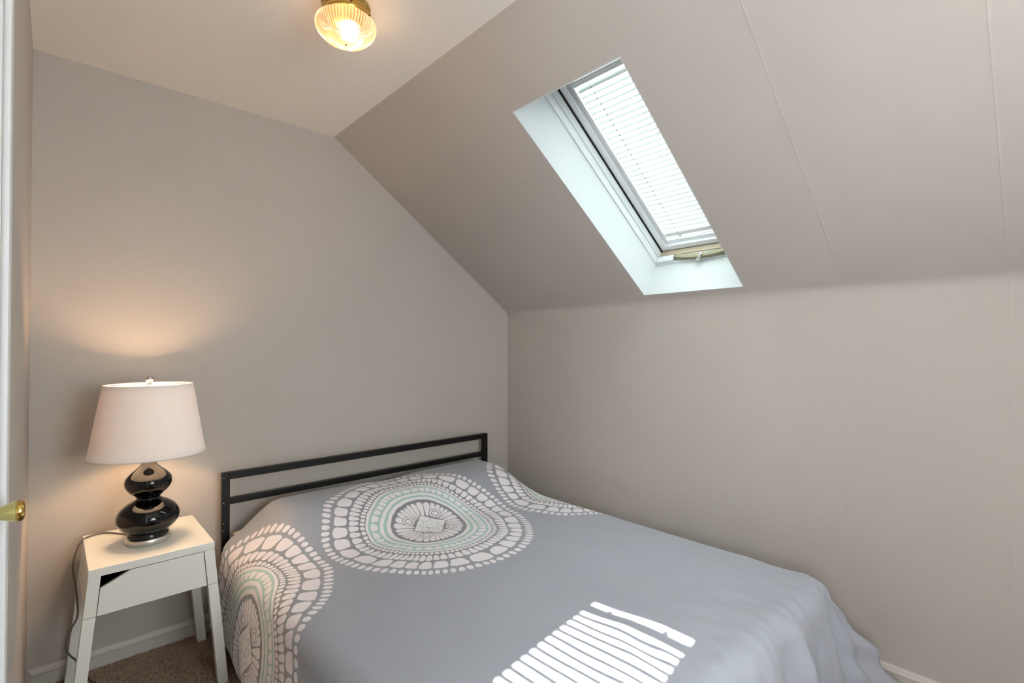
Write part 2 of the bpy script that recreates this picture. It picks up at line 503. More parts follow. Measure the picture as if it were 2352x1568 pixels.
# sloped ceiling with the skylight hole and the soft bend into the right wall
def slope():
    SK = (XR - 2.345) / -math.cos(TH)          # slope coordinate of the bend
    tl = 0.038
    prof = []
    stop = (2.345 - XK) / math.cos(TH)
    for s in (stop, SLEN, 0.0, SK + tl): prof.append((S(s, 0, 0), SN.copy()))
    P0 = S(SK + tl, 0, 0); P1 = S(SK, 0, 0); P2 = P1 - Vector((0, 0, tl))
    for i in range(1, 9):
        t = i / 8
        p = P0 * (1 - t) ** 2 + P1 * 2 * t * (1 - t) + P2 * t * t
        prof.append((p, SN.lerp(Vector((1, 0, 0)), t).normalized()))
    ys = [YB - 0.1, SKY0, SKY1, YH + 0.1]
    verts, idx = [], {}
    T = 0.30
    for i, (p, n) in enumerate(prof):
        for j, y in enumerate(ys):
            for kk in (0, 1):
                idx[i, j, kk] = len(verts)
                q = p + n * (T if kk else 0); verts.append((q.x, y, q.z))
    faces = []
    for i in range(len(prof) - 1):
        for j in range(3):
            if i == 1 and j == 1: continue
            faces.append((idx[i, j, 0], idx[i, j + 1, 0], idx[i + 1, j + 1, 0], idx[i + 1, j, 0]))
            faces.append((idx[i, j, 1], idx[i + 1, j, 1], idx[i + 1, j + 1, 1], idx[i, j + 1, 1]))
    a, b = 1, 2
    for (p, q) in (((1, 1), (1, 2)), ((1, 2), (2, 2)), ((2, 2), (2, 1)), ((2, 1), (1, 1))):
        faces.append((idx[p[0], p[1], 0], idx[q[0], q[1], 0], idx[q[0], q[1], 1], idx[p[0], p[1], 1]))
    n = len(prof) - 1
    for i in range(n):
        faces.append((idx[i, 0, 0], idx[i + 1, 0, 0], idx[i + 1, 0, 1], idx[i, 0, 1]))
        faces.append((idx[i, 3, 0], idx[i, 3, 1], idx[i + 1, 3, 1], idx[i + 1, 3, 0]))
    for j in range(3):
        faces.append((idx[0, j, 0], idx[0, j, 1], idx[0, j + 1, 1], idx[0, j + 1, 0]))
        faces.append((idx[n, j, 0], idx[n, j + 1, 0], idx[n, j + 1, 1], idx[n, j, 1]))
    o = mesh_obj('ceiling_slope', verts, faces, M['wallr'])
    for p in o.data.polygons:
        p.use_smooth = False
    o['kind'] = 'structure'
    return o
slope()

# baseboards with a moulded cap
def baseboard(name, p0, p1, inward):
    p0, p1, nrm = Vector(p0), Vector(p1), Vector(inward)
    prof = [(0, 0), (0.013, 0), (0.013, 0.054), (0.016, 0.057), (0.016, 0.063), (0.012, 0.067), (0.010, 0.074), (0.006, 0.080), (0, 0.082)]
    v = []; f = []
    for p in (p0, p1):
        for d, z in prof: v.append(p + nrm * d + Vector((0, 0, z)))
    n = len(prof)
    for i in range(n):
        j = (i + 1) % n
        f.append((i, j, n + j, n + i))
    f.append(tuple(range(n))[::-1]); f.append(tuple(range(n, 2 * n)))
    o = mesh_obj(name, v, f, M['trim']); o['kind'] = 'structure'
baseboard('baseboard_head', (XL, YH, 0), (XR, YH, 0), (0, -1, 0))
baseboard('baseboard_right', (XR, YB, 0), (XR, YH, 0), (-1, 0, 0))
baseboard('baseboard_left', (XL, DY1 + 0.076, 0), (XL, YH, 0), (1, 0, 0))

# closet door on the left, seen edge-on
bm = bmesh.new()
box(bm, XL - 0.058, XL - 0.0225, DY0 + 0.012, DY1 - 0.012, 0.012, DZ - 0.012, 0.002)
door = struct('door_1', bm, M['door'])
for (z0, z1) in ((0.2, 0.9), (1.1, 1.9)):
    for (y0, y1) in ((DY0 + 0.11, (DY0 + DY1) / 2 - 0.05), ((DY0 + DY1) / 2 + 0.05, DY1 - 0.11)):
        bm = bmesh.new(); box(bm, XL - 0.0255, XL - 0.0185, y0, y1, z0, z1, 0.003)
        from_bm('door_panel', bm, M['door'], door)
# knob (axis along x)
def knob():
    prof = [(0.0, 0.0), (0.026, 0.0), (0.028, 0.003), (0.024, 0.006), (0.013, 0.009), (0.0095, 0.014), (0.0095, 0.022), (0.0125, 0.024),
            (0.0125, 0.027), (0.0105, 0.029), (0.0125, 0.034), (0.0165, 0.044), (0.0195, 0.053), (0.0205, 0.058)]
    tip = [(0.0205, 0.058), (0.0212, 0.060), (0.0205, 0.067), (0.018, 0.071), (0.014, 0.0725), (0.0, 0.0725)]
    for nm, pr, mt, lab in (('door_knob', prof, M['knobbrass'], None), ('knob_cap', tip, M['brass'], None)):
        bm = bmesh.new(); lathe(bm, pr, 0, 0, 40)
        R = Matrix.Rotation(PI / 2, 4, 'Y')
        bmesh.ops.transform(bm, matrix=Matrix.Translation((XL - 0.0215, 1.15, 1.042)) @ R @ Matrix.Diagonal((0.80, 0.80, 0.78, 1.0)), verts=bm.verts)
        o = from_bm(nm, bm, mt, door if nm == 'door_knob' else kn[0], True)
        if nm == 'door_knob': kn.append(o)
M['knobbrass'] = plain('pale_satin_brass', (206, 196, 128), 0.28, 0.75)
kn = []
knob()
bm = bmesh.new()
cw, ct = 0.062, 0.010
for (y0, y1, z0, z1) in ((DY1 + 0.002, DY1 + cw, 0, DZ + cw), (DY0 - cw, DY0 - 0.002, 0, DZ + cw), (DY0, DY1, DZ + 0.002, DZ + cw)):
    box(bm, XL - 0.001, XL + ct, y0, y1, z0, z1, 0.004)
box(bm, XL - 0.12, XL - 0.001, DY1 - 0.010, DY1, 0, DZ); box(bm, XL - 0.12, XL - 0.001, DY0, DY0 + 0.010, 0, DZ); box(bm, XL - 0.12, XL - 0.001, DY0, DY1, DZ - 0.010, DZ)
struct('trim_1', bm, M['door'])

# unseen window behind the camera, added to let in daylight; lamp reflections suggest one
w2 = root('unseen_window_2', (0.95, YB, 0.9)); w2['kind'] = 'structure'
bm = bmesh.new()
fw = 0.05
for b in ((WX0, WX1, WZ0, WZ0 + fw), (WX0, WX1, WZ1 - fw, WZ1), (WX0, WX0 + fw, WZ0 + fw, WZ1 - fw), (WX1 - fw, WX1, WZ0 + fw, WZ1 - fw), (WX0 + fw, WX1 - fw, 1.585, 1.615), (0.93, 0.97, WZ0 + fw, WZ1 - fw)):
    box(bm, b[0], b[1], YB - 0.07, YB - 0.02, b[2], b[3], 0.003)
from_bm('window_frame', bm, M['door'], w2)
bm = bmesh.new(); box(bm, WX0, WX1, YB - 0.048, YB - 0.042, WZ0, WZ1); from_bm('pane', bm, M['glass'], w2)

w3 = root('added_window_3', (XA, -0.4, 0.9)); w3['kind'] = 'structure'  # made-up window on the unseen landing, added to supply daylight
bm = bmesh.new()
for b in ((VY0, VY1, VZ0, VZ0 + fw), (VY0, VY1, VZ1 - fw, VZ1), (VY0, VY0 + fw, VZ0 + fw, VZ1 - fw), (VY1 - fw, VY1, VZ0 + fw, VZ1 - fw), (VY0 + fw, VY1 - fw, 1.585, 1.615)):
    box(bm, XA - 0.07, XA - 0.02, b[0], b[1], b[2], b[3], 0.003)
from_bm('window_frame', bm, M['door'], w3)
bm = bmesh.new(); box(bm, XA - 0.048, XA - 0.042, VY0, VY1, VZ0, VZ1); from_bm('pane', bm, M['glass'], w3)

# ---------------------------------------------------------------- skylight
w1 = root('window_1', tuple(S(SLEN / 2, (SKY0 + SKY1) / 2, 0.2))); w1['kind'] = 'structure'
LT = 0.004
def ring(bm, s0, s1, y0, y1, wd, n0, n1, bev=0.0):
    sbox(bm, s0, s0 + wd, y0, y1, n0, n1, bev); sbox(bm, s1 - wd, s1, y0, y1, n0, n1, bev)
    sbox(bm, s0 + wd, s1 - wd, y0, y0 + wd, n0, n1, bev); sbox(bm, s0 + wd, s1 - wd, y1 - wd, y1, n0, n1, bev)
bm = bmesh.new(); ring(bm, 0.0, SLEN, SKY0, SKY1, LT, 0.0, 0.206)
from_bm('lining', bm, M['reveal'], w1)
# fixed frame, two steps
bm = bmesh.new(); ring(bm, 0.0, SLEN, SKY0, SKY1, 0.003, 0.207, 0.215)
ring(bm, 0.0, SLEN, SKY0, SKY1, 0.011, 0.213, 0.252, 0.003); ring(bm, 0.0, SLEN, SKY0, SKY1, 0.014, 0.256, 0.296, 0.002)
ring(bm, 0.0, SLEN, SKY0, SKY1, 0.008, 0.25, 0.44)
fr = from_bm('fixed_frame', bm, M['frame'], w1)
bm = bmesh.new(); ring(bm, 0.004, SLEN - 0.004, SKY0 + 0.004, SKY1 - 0.004, 0.014, 0.298, 0.304)
from_bm('seal', bm, M['seal'], w1)
bm = bmesh.new(); sbox(bm, 0.008, 0.020, SKY0 + 0.02, SKY1 - 0.02, 0.262, 0.300, 0.002)
from_bm('wood_sill', bm, M['wood'], w1)
# sash
bm = bmesh.new()
ring(bm, 0.016, SLEN - 0.016, SKY0 + 0.016, SKY1 - 0.016, 0.034, 0.304, 0.36, 0.004)
ring(bm, 0.048, SLEN - 0.048, SKY0 + 0.048, SKY1 - 0.048, 0.024, 0.325, 0.365, 0.004)
sbox(bm, 0.07, SLEN - 0.07, SKY0 + 0.070, SKY0 + 0.095, 0.325, 0.365, 0.004)  # added strip, out of view, blocks sun to shorten the patch on the bed
sbox(bm, 0.070, 0.080, SKY0 + 0.070, SKY1 - 0.070, 0.335, 0.365, 0.003)
sbox(bm, SLEN - 0.119, SLEN - 0.07, SKY0 + 0.070, SKY1 - 0.070, 0.318, 0.365, 0.006)
sash = from_bm('sash', bm, M['alu'], w1)
bm = bmesh.new(); sbox(bm, 0.05, SLEN - 0.05, SKY0 + 0.05, SKY1 - 0.05, 0.366, 0.372)
from_bm('pane', bm, M['glass'], w1)
# outer flashing
bm = bmesh.new(); ring(bm, -0.06, SLEN + 0.06, SKY0 - 0.06, SKY1 + 0.06, 0.1, 0.372, 0.40, 0.004)
from_bm('flashing', bm, M['alu'], w1)
# operating handle on the bottom of the frame
HY = 1.225
hb = bmesh.new()
n = 12
pr = []
for i in range(n + 1):
    t = i / n
    y = HY - 0.155 + 0.31 * t
    h = 0.024 * math.sin(PI * t) ** 0.8
    pr.append((y, h))
for i in range(n):
    (ya, ha), (yb, hb_) = pr[i], pr[i + 1]
    hexa(hb, [S(0.016, ya, 0.232 - ha), S(0.034, ya, 0.232 - ha), S(0.034, yb, 0.232 - hb_), S(0.016, yb, 0.232 - hb_),
              S(0.016, ya, 0.256 - ha), S(0.034, ya, 0.256 - ha), S(0.034, yb, 0.256 - hb_), S(0.016, yb, 0.256 - hb_)])
bmesh.ops.remove_doubles(hb, verts=hb.verts, dist=1e-5)
hd = from_bm('opener_arm', hb, M['olive'], w1)
bm = bmesh.new()
sbox(bm, 0.012, 0.028, HY + 0.156, SKY1 - 0.014, 0.214, 0.254, 0.003); sbox(bm, 0.012, 0.028, SKY0 + 0.014, HY - 0.156, 0.214, 0.254, 0.003)
from_bm('opener_cover', bm, M['frame'], w1)
bm = bmesh.new()
tube(bm, spline([S(0.038, HY - 0.012, 0.222), S(0.043, HY - 0.006, 0.206), S(0.036, HY + 0.006, 0.193), S(0.026, HY + 0.014, 0.190), S(0.022, HY + 0.006, 0.198), S(0.030, HY - 0.004, 0.210)], 6), 0.0045, 8)
box(bm, *(lambda c: (c.x - 0.006, c.x + 0.006, c.y - 0.008, c.y + 0.008, c.z - 0.008, c.z + 0.008))(S(0.036, HY - 0.004, 0.220)), 0.003)
from_bm('opener_hook', bm, M['chrome'], w1, True)

# venetian blind inside the skylight
BY0, BY1 = SKY0 + 0.104, SKY1 - 0.078
BS0, BS1 = 0.105, SLEN - 0.122
BN = 0.328
bl = root('venetian_blind', tuple(S(SLEN / 2, (BY0 + BY1) / 2, BN)))
tag(bl, 'white venetian blind with horizontal slats inside the skylight', 'blind')
bm = bmesh.new()
pitch = 0.0285
ns = int((BS1 - 0.03 - (BS0 + 0.025)) / pitch) + 1
tilt = math.radians(34)
for i in range(ns):
    s = BS0 + 0.028 + i * pitch
    hw = 0.0125
    cs, sn = math.sin(tilt) , math.cos(tilt)
    prev = None
    rows = []
    for kx in range(5):
        u_ = -1 + kx * 0.5
        ds = u_ * hw * cs + 0.0016 * (1 - u_ * u_)
        dn = u_ * hw * sn
        rows.append((s + ds, BN + dn))
    vs = []
    for (a_, b_) in rows:
        for off in (0, 0.0004):
            vs.append((bm.verts.new(S(a_ + off, BY0, b_)), bm.verts.new(S(a_ + off, BY1, b_))))
    for q in range(4):
        a0, a1 = vs[q * 2], vs[q * 2 + 2]; b0, b1 = vs[q * 2 + 1], vs[q * 2 + 3]
        bm.faces.new((a0[0], a0[1], a1[1], a1[0])); bm.faces.new((b0[0], b1[0], b1[1], b0[1]))
        bm.faces.new((a0[0], a1[0], b1[0], b0[0])); bm.faces.new((a0[1], b0[1], b1[1], a1[1]))
    bm.faces.new((vs[0][0], vs[1][0], vs[1][1], vs[0][1])); bm.faces.new((vs[8][0], vs[8][1], vs[9][1], vs[9][0]))
from_bm('slats', bm, M['slat'], bl)
bm = bmesh.new(); sbox(bm, BS0 - 0.003, BS0 + 0.024, BY0, BY1, BN - 0.012, BN + 0.012, 0.003); from_bm('bottom_rail', bm, M['blind'], bl)
bm = bmesh.new(); sbox(bm, BS1 - 0.024, BS1, BY0 - 0.008, BY1 + 0.008, BN - 0.014, BN + 0.014, 0.003); from_bm('head_rail', bm, M['blind'], bl)
for y in (BY0 - 0.008, BY1 + 0.002):
    bm = bmesh.new(); sbox(bm, BS0 - 0.03, BS1, y, y + 0.006, BN - 0.016, BN + 0.016, 0.0015)
    from_bm('side_channel', bm, M['blind'], bl)
for y in (BY0 + 0.075, BY1 - 0.075):
    bm = bmesh.new()
    tube(bm, [S(BS0 + 0.01, y, BN - 0.0135), S(BS1 - 0.02, y, BN - 0.0135)], 0.0006, 5)
    tube(bm, [S(BS0 + 0.01, y, BN + 0.0135), S(BS1 - 0.02, y, BN + 0.0135)], 0.0006, 5)
    for i in range(ns):
        s = BS0 + 0.028 + i * pitch
        sbox(bm, s - 0.004, s + 0.0, y - 0.002, y + 0.002, BN - 0.0145, BN - 0.0125)
    from_bm('ladder_cord', bm, M['cord'], bl)
for y in (BY0 + 0.07, BY1 - 0.085):
    bm = bmesh.new(); sbox(bm, BS0 - 0.012, BS0 - 0.001, y, y + 0.015, BN - 0.012, BN - 0.002, 0.002)
    from_bm('cord_clip', bm, M['clear'], bl)

# ---------------------------------------------------------------- ceiling light
CLX, CLY = 0.715, 1.60
cl = root('ceiling_light', (CLX, CLY, ZC))
tag(cl, 'small round ribbed glass ceiling light with brass collar, switched on', 'ceiling light')
bm = bmesh.new()
lathe(bm, [(0, ZC), (0.078, ZC), (0.080, ZC - 0.004), (0.078, ZC - 0.010), (0.071, ZC - 0.013), (0.0705, ZC - 0.022), (0.073, ZC - 0.026), (0.073, ZC - 0.040), (0.070, ZC - 0.042), (0.068, ZC - 0.040), (0.068, ZC - 0.016), (0, ZC - 0.016)], CLX, CLY, 64)
collar = from_bm('brass_collar', bm, M['brass'], cl, True)
for a in (0.3, 0.3 + 2 * PI / 3, 0.3 + 4 * PI / 3, -0.75):
    bm = bmesh.new()
    p = Vector((CLX + 0.070 * math.cos(a), CLY + 0.070 * math.sin(a), ZC - 0.033)); d = Vector((math.cos(a), math.sin(a), 0))
    tube(bm, [p, p + d * 0.008, p + d * 0.0085, p + d * 0.013], [0.0018, 0.0018, 0.0036, 0.0032], 10)
    from_bm('set_screw', bm, M['brass_dark'], collar, True)
def ribbed():
    zt = ZC - 0.036
    prof = [(0.060, zt, 0), (0.062, zt - 0.010, 0), (0.075, zt - 0.014, 0), (0.090, zt - 0.019, 0), (0.0975, zt - 0.026, 0), (0.0985, zt - 0.034, 0.2),
            (0.096, zt - 0.043, 1), (0.090, zt - 0.055, 1), (0.081, zt - 0.066, 1), (0.069, zt - 0.076, 1), (0.055, zt - 0.084, 1), (0.040, zt - 0.0900, 0.8), (0.028, zt - 0.093, 0.3), (0.015, zt - 0.0950, 0), (0.0, zt - 0.0955, 0)]
    seg = 60 * 6
    bm = bmesh.new(); rings = []
    for r, z, a in prof:
        if r == 0: rings.append([bm.verts.new((CLX, CLY, z))]); continue
        rg = []
        for i in range(seg):
            th_ = 2 * PI * i / seg
            rr = r + 0.0022 * a * math.cos(60 * th_)
            zz = z - 0.0012 * a * math.cos(60 * th_) * 0.8
            rg.append(bm.verts.new((CLX + rr * math.cos(th_), CLY + rr * math.sin(th_), zz)))
        rings.append(rg)
    for a, b in zip(rings[:-1], rings[1:]):
        for i in range(seg):
            j = (i + 1) % seg
            if len(b) == 1: bm.faces.new((a[i], b[0], a[j]))
            else: bm.faces.new((a[i], a[j], b[j], b[i]))
    return from_bm('glass_shade', bm, M['ribglass'], cl, True)
ribbed()
bm = bmesh.new(); lathe(bm, [(0, ZC - 0.134), (0.003, ZC - 0.134), (0.003, ZC - 0.129), (0, ZC - 0.129)], CLX, CLY, 12)
from_bm('shade_tip', bm, M['brass_dark'], cl, True)
BULB = Vector((CLX + 0.012, CLY - 0.004, ZC - 0.078))
bm = bmesh.new(); bmesh.ops.create_uvsphere(bm, u_segments=24, v_segments=16, radius=0.029); bmesh.ops.translate(bm, vec=BULB, verts=bm.verts)
from_bm('bulb', bm, M['bulb'], cl, True)
l = bpy.data.lights.new('ceiling_bulb_light', 'POINT'); l.energy = 3.2; l.color = (1.0, 0.66, 0.38); l.shadow_soft_size = 0.026
lo = bpy.data.objects.new('ceiling_bulb_light', l); COL.objects.link(lo); lo.location = BULB - Vector((0, 0, 0.0))

# ---------------------------------------------------------------- bed frame
HBY0, HBY1 = 2.575, 2.605
bx0, bx1 = 0.572, 2.150
bf = root('bed_frame', ((bx0 + bx1) / 2, 1.55, 0))
tag(bf, 'black square-tube metal bed frame with two-rail headboard against the head wall', 'bed frame')
T = 0.032
def part(name, parent, mat, *b, bev=0.002):
    bm = bmesh.new(); box(bm, *b, bev)
    return from_bm(name, bm, mat, parent)
part('headboard_post', bf, M['blackmetal'], bx0, bx0 + T, HBY0, HBY1, 0, 0.732)
part('headboard_post', bf, M['blackmetal'], bx1 - T, bx1, HBY0, HBY1, 0, 0.732)
part('headboard_rail', bf, M['blackmetal'], bx0 + T, bx1 - T, HBY0, HBY1, 0.700, 0.732)
part('headboard_rail', bf, M['blackmetal'], bx0 + T, bx1 - T, HBY0, HBY1, 0.585, 0.612)
part('headboard_rail', bf, M['blackmetal'], bx0 + T, bx1 - T, HBY0, HBY1, 0.24, 0.27)
part('side_rail', bf, M['blackmetal'], bx0 + 0.03, bx0 + 0.06, 0.62, HBY0, 0.17, 0.205)
part('side_rail', bf, M['blackmetal'], bx1 - 0.06, bx1 - 0.03, 0.62, HBY0, 0.17, 0.205)
part('foot_rail', bf, M['blackmetal'], bx0 + 0.06, bx1 - 0.06, 0.62, 0.65, 0.17, 0.205)
for y in (0.62, 1.6):
    for x in (bx0 + 0.03, bx1 - 0.06):
        part('leg', bf, M['blackmetal'], x, x + 0.03, y, y + 0.03, 0, 0.17)
for i in range(9):
    part('slat', bf, M['blackmetal'], bx0 + 0.06, bx1 - 0.06, 0.74 + i * 0.21, 0.80 + i * 0.21, 0.185, 0.203)
for z in (0.71, 0.595, 0.50, 0.47):
    bm = bmesh.new(); tube(bm, [(bx0 + 0.006, HBY0 - 0.0015, z), (bx0 + 0.006, HBY0 + 0.004, z)], 0.0022, 8)
    from_bm('bolt', bm, M['nickel'], bf, True)

bm = bmesh.new(); box(bm, 0.63, 2.08, 0.61, 2.56, 0.206, 0.415, 0.035, 4)
mt = from_bm('mattress', bm, M['mattress'], None, True); tag(mt, 'queen mattress lying on the black bed frame under the mandala duvet', 'mattress')

# pillow whose corner shows at the left end of the headboard
def pillow(cx, cy, cz, lx, ly, h):
    nx, ny = 40, 28
    top, bot = {}, {}
    bm = bmesh.new()
    for i in range(nx + 1):
        for j in range(ny + 1):
            u = -1 + 2 * i / nx; v = -1 + 2 * j / ny
            e = max(0, (1 - abs(u) ** 2.6) * (1 - abs(v) ** 2.6)) ** 0.42
            px = cx + lx / 2 * u * (1 - 0.06 * (1 - abs(v)) * abs(u) ** 3)
            py = cy + ly / 2 * v * (1 - 0.06 * (1 - abs(u)) * abs(v) ** 3)
            wv = 0.004 * noise.noise(Vector((px * 9, py * 9, 3)))
            top[i, j] = bm.verts.new((px, py, cz + h * 0.55 * e + wv * e))
            if i in (0, nx) or j in (0, ny): bot[i, j] = top[i, j]
            else: bot[i, j] = bm.verts.new((px, py, cz - h * 0.45 * e))
    for i in range(nx):
        for j in range(ny):
            bm.faces.new((top[i, j], top[i + 1, j], top[i + 1, j + 1], top[i, j + 1]))
            bm.faces.new((bot[i, j], bot[i, j + 1], bot[i + 1, j + 1], bot[i + 1, j]))
    return from_bm('pillow', bm, M['linen'], None, True)
p = pillow(0.985, 2.435, 0.456, 0.76, 0.25, 0.060)
tag(p, 'beige pillow tucked under the duvet beside the left headboard post', 'pillow')

# ---------------------------------------------------------------- duvet
FX0, FX1 = 0.625, 2.075      # flat top between these
FY0 = 0.625
FY1 = 2.50
RAD = 0.075
ZT = 0.452
def drape(d, lean, R=RAD):
    """arc length past the edge -> (outwards, down)"""
    L = R * PI / 2
    if d <= L:
        a = d / R
        return R * math.sin(a), R * (1 - math.cos(a))
    e = d - L
    return R + e * lean, R + e * math.sqrt(1 - lean * lean)
def FF(a, b):
    return 0.021 * math.sin(a * 22 + 1.1 * math.sin(a * 7) + b * 2) + 0.010 * (0.5 - abs(math.sin(a * 25 + 2 - b * 3))) + 0.028 * noise.noise(Vector((a * 7.0, 7.5, b * 1.5))) + 0.032 * (0.3 - abs(noise.noise(Vector((a * 17, 2.5, b * 3))))) 
def duvet_pt(a, b):
    x = min(max(a, FX0), FX1); y = min(max(b, FY0), FY1)
    dx = a - x; dy = b - y
    z = ZT
    # pillows lift the head end
    hx = sstep(0.57, 0.80, a) * (1 - sstep(2.0, 2.18, a))
    hy = sstep(1.98, 2.36, b)
    hump = 0.135 * hx * hy
    z += hump * (1 - 0.12 * math.exp(-((a - 1.36) / 0.14) ** 2))
    z += 0.003 * math.sin(PI * (x - FX0) / (FX1 - FX0)) * (1 - sstep(0.45, 0.75, 1 - b / 1.4) * 0.5)
    z += 0.018 * math.exp(-((b - 0.72) / 0.25) ** 2 - ((a - 1.32) / 0.33) ** 2)
    P = Vector((x, y, z))
    wr = noise.noise(Vector((a * 3.1, b * 2.3, 1.7))) * 0.006 + noise.noise(Vector((a * 9 + b * 5, b * 4 - a * 3, 4.2))) * 0.0022
    # wrinkles gather toward the foot
    ft = 1 - sstep(0.6, 1.15, b)
    wr += ft * 0.016 * (0.35 - abs(noise.noise(Vector(((a - b * 0.6) * 10, (a + b) * 2.6, 8.0))))) * sstep(1.0, 1.9, a + 0.2)
    wr += ft * 0.005 * noise.noise(Vector((a * 21, b * 5, 3.0)))
    if dx == 0 and dy == 0:
        P.z += wr * 1.2
        return P
    if dy > 0 and dx == 0:       # head end tucks down
        o_, dn = drape(dy, 0.0, 0.05)
        return P + Vector((0, o_, -dn))
    if dy > 0:
        o_, dn = drape(math.hypot(dx, dy), 0.02, 0.05)
        s = math.hypot(dx, dy)
        return P + Vector((dx / s * o_ * 1.3, dy / s * o_, -dn))
    s = math.hypot(dx, dy)
    ux, uy = dx / s, dy / s
    if dy == 0:
        lean = 0.13 if dx < 0 else 0.06
        o_, dn = drape(s, lean)
        fo = (0.006 * math.sin(b * 13 + 1.0) + 0.010 * noise.noise(Vector((b * 4.2, 0.5, a * 1.2)))) * sstep(0.05, 0.4, s)
        if dx > 0: fo *= 0.5; 
        o_ += fo
        # blend folds toward the foot corner
        return P + Vector((ux * (o_ + wr * 0.5), 0, -dn + wr * 0.6 * (1 - sstep(0, 0.12, s))))
    if dx == 0:
        lean = 0.16
        o_, dn = drape(s, lean)
        fo = FF(a, b) * sstep(0.0, 0.20, s)
        o_ += fo
        return P + Vector((0, uy * (o_ + wr * 0.5), -dn + wr * (1 - sstep(0, 0.12, s))))
    # foot corners: the cloth falls in deep cone folds
    an = math.atan2(abs(uy), abs(ux))
    tt = an / (PI / 2)
    lean = (0.13 if dx < 0 else 0.06) * (1 - tt) + 0.16 * tt + (0.34 if dx < 0 else 0.47) * math.sin(PI * tt)
    o_, dn = drape(s, lean)
    fo = (0.034 * (1 - 2 * abs(math.sin(tt * PI * 3.5 + 0.4 * math.sin(s * 9)))) * math.sin(PI * tt) + 0.019 * math.sin(s * 38 + tt * 14 + 2 * noise.noise(Vector((a * 5, b * 5, 1)))) * math.sin(PI * tt)) * sstep(0.04, 0.4, s)
    e0 = (0.006 * math.sin(b * 13 + 1.0) + 0.010 * noise.noise(Vector((b * 4.2, 0.5, a * 1.2)))) * (1 if dx < 0 else 0.5)
    e1 = FF(a, b)
    fo += (e0 * (1 - tt) + e1 * tt) * sstep(0.03, 0.4, s) * (1 - math.sin(PI * tt))
    o_ += fo
    ang = an
    return P + Vector((math.copysign(math.cos(ang), dx) * o_, -math.sin(ang) * o_, -dn))
def duvet():
    A0, A1 = FX0 - 0.40, FX1 + 0.36
    B0, B1 = FY0 - 0.42, FY1 + 0.032
    st = 0.0095
    na = int((A1 - A0) / st); nb = int((B1 - B0) / st)
    verts, uvs, faces = [], [], []
    for i in range(na + 1):
        a = A0 + (A1 - A0) * i / na
        for j in range(nb + 1):
            b = B0 + (B1 - B0) * j / nb
            p = duvet_pt(a, b)
            p.x = min(p.x, XR - 0.02)
            p.z = max(p.z, 0.012)
            verts.append(p); uvs.append((a, b))
    for i in range(na):
        for j in range(nb):
            q = i * (nb + 1) + j
            faces.append((q, q + nb + 1, q + nb + 2, q + 1))
    o = mesh_obj('duvet', verts, faces, M['duvet'], None, True)
    ul = o.data.uv_layers.new(name='UVMap')
    for lp in o.data.loops:
        ul.data[lp.index].uv = uvs[lp.vertex_index]
    md = o.modifiers.new('thickness', 'SOLIDIFY'); md.thickness = 0.008; md.offset = -1
    return o
dv = duvet()
tag(dv, 'grey duvet cover printed with white and teal mandalas spread over the bed', 'duvet')

# ---------------------------------------------------------------- nightstand
NX0, NX1, NY0, NY1, NZ = 0.090, 0.460, 2.182, 2.600, 0.565
NS = root('nightstand', ((NX0 + NX1) / 2, (NY0 + NY1) / 2, 0))
tag(NS, 'white metal nightstand with splayed legs and cut-corner drawer left of the bed', 'nightstand')
SPL = 0.052
def off(z): return SPL * (NZ - 0.028 - z) / (NZ - 0.028)
part('tabletop', NS, M['white'], NX0, NX1, NY0, NY1, NZ - 0.028, NZ, bev=0.002)
LW, LD = 0.034, 0.036
def leg(side, y0, y1, z0, z1):
    bm = bmesh.new()
    o0, o1 = off(z0), off(z1)
    if side < 0: xa = lambda o_: (NX0 - o_, NX0 - o_ + LW)
    else: xa = lambda o_: (NX1 + o_ - LW, NX1 + o_)
    a0, a1 = xa(o0); b0, b1 = xa(o1)
    hexa(bm, [(a0, y0, z0), (a1, y0, z0), (a1, y1, z0), (a0, y1, z0), (b0, y0, z1), (b1, y0, z1), (b1, y1, z1), (b0, y1, z1)], 0.0015)
    return bm
for side in (-1, 1):
    for (y0, y1) in ((NY0 + 0.001, NY0 + LD), (NY1 - LD, NY1 - 0.001)):
        lg = from_bm('leg', leg(side, y0, y1, 0.001, 0.4035), M['white'], NS)
        from_bm('leg_bracket', leg(side, y0, y1, 0.4055, NZ - 0.0285), M['white'], lg)
    # side panel between the brackets
    bm = bmesh.new()
    y0, y1 = NY0 + LD, NY1 - LD
    z0, z1 = 0.406, NZ - 0.0285
    s0, s1 = off(z0), off(z1)
    if side < 0: A = (NX0 - s0 + 0.004, NX0 - s0 + 0.010, NX0 - s1 + 0.004, NX0 - s1 + 0.010)
    else: A = (NX1 + s0 - 0.010, NX1 + s0 - 0.004, NX1 + s1 - 0.010, NX1 + s1 - 0.004)
    hexa(bm, [(A[0], y0, z0), (A[1], y0, z0), (A[1], y1, z0), (A[0], y1, z0), (A[2], y0, z1), (A[3], y0, z1), (A[3], y1, z1), (A[2], y1, z1)])
    from_bm('side_panel', bm, M['white'], NS)
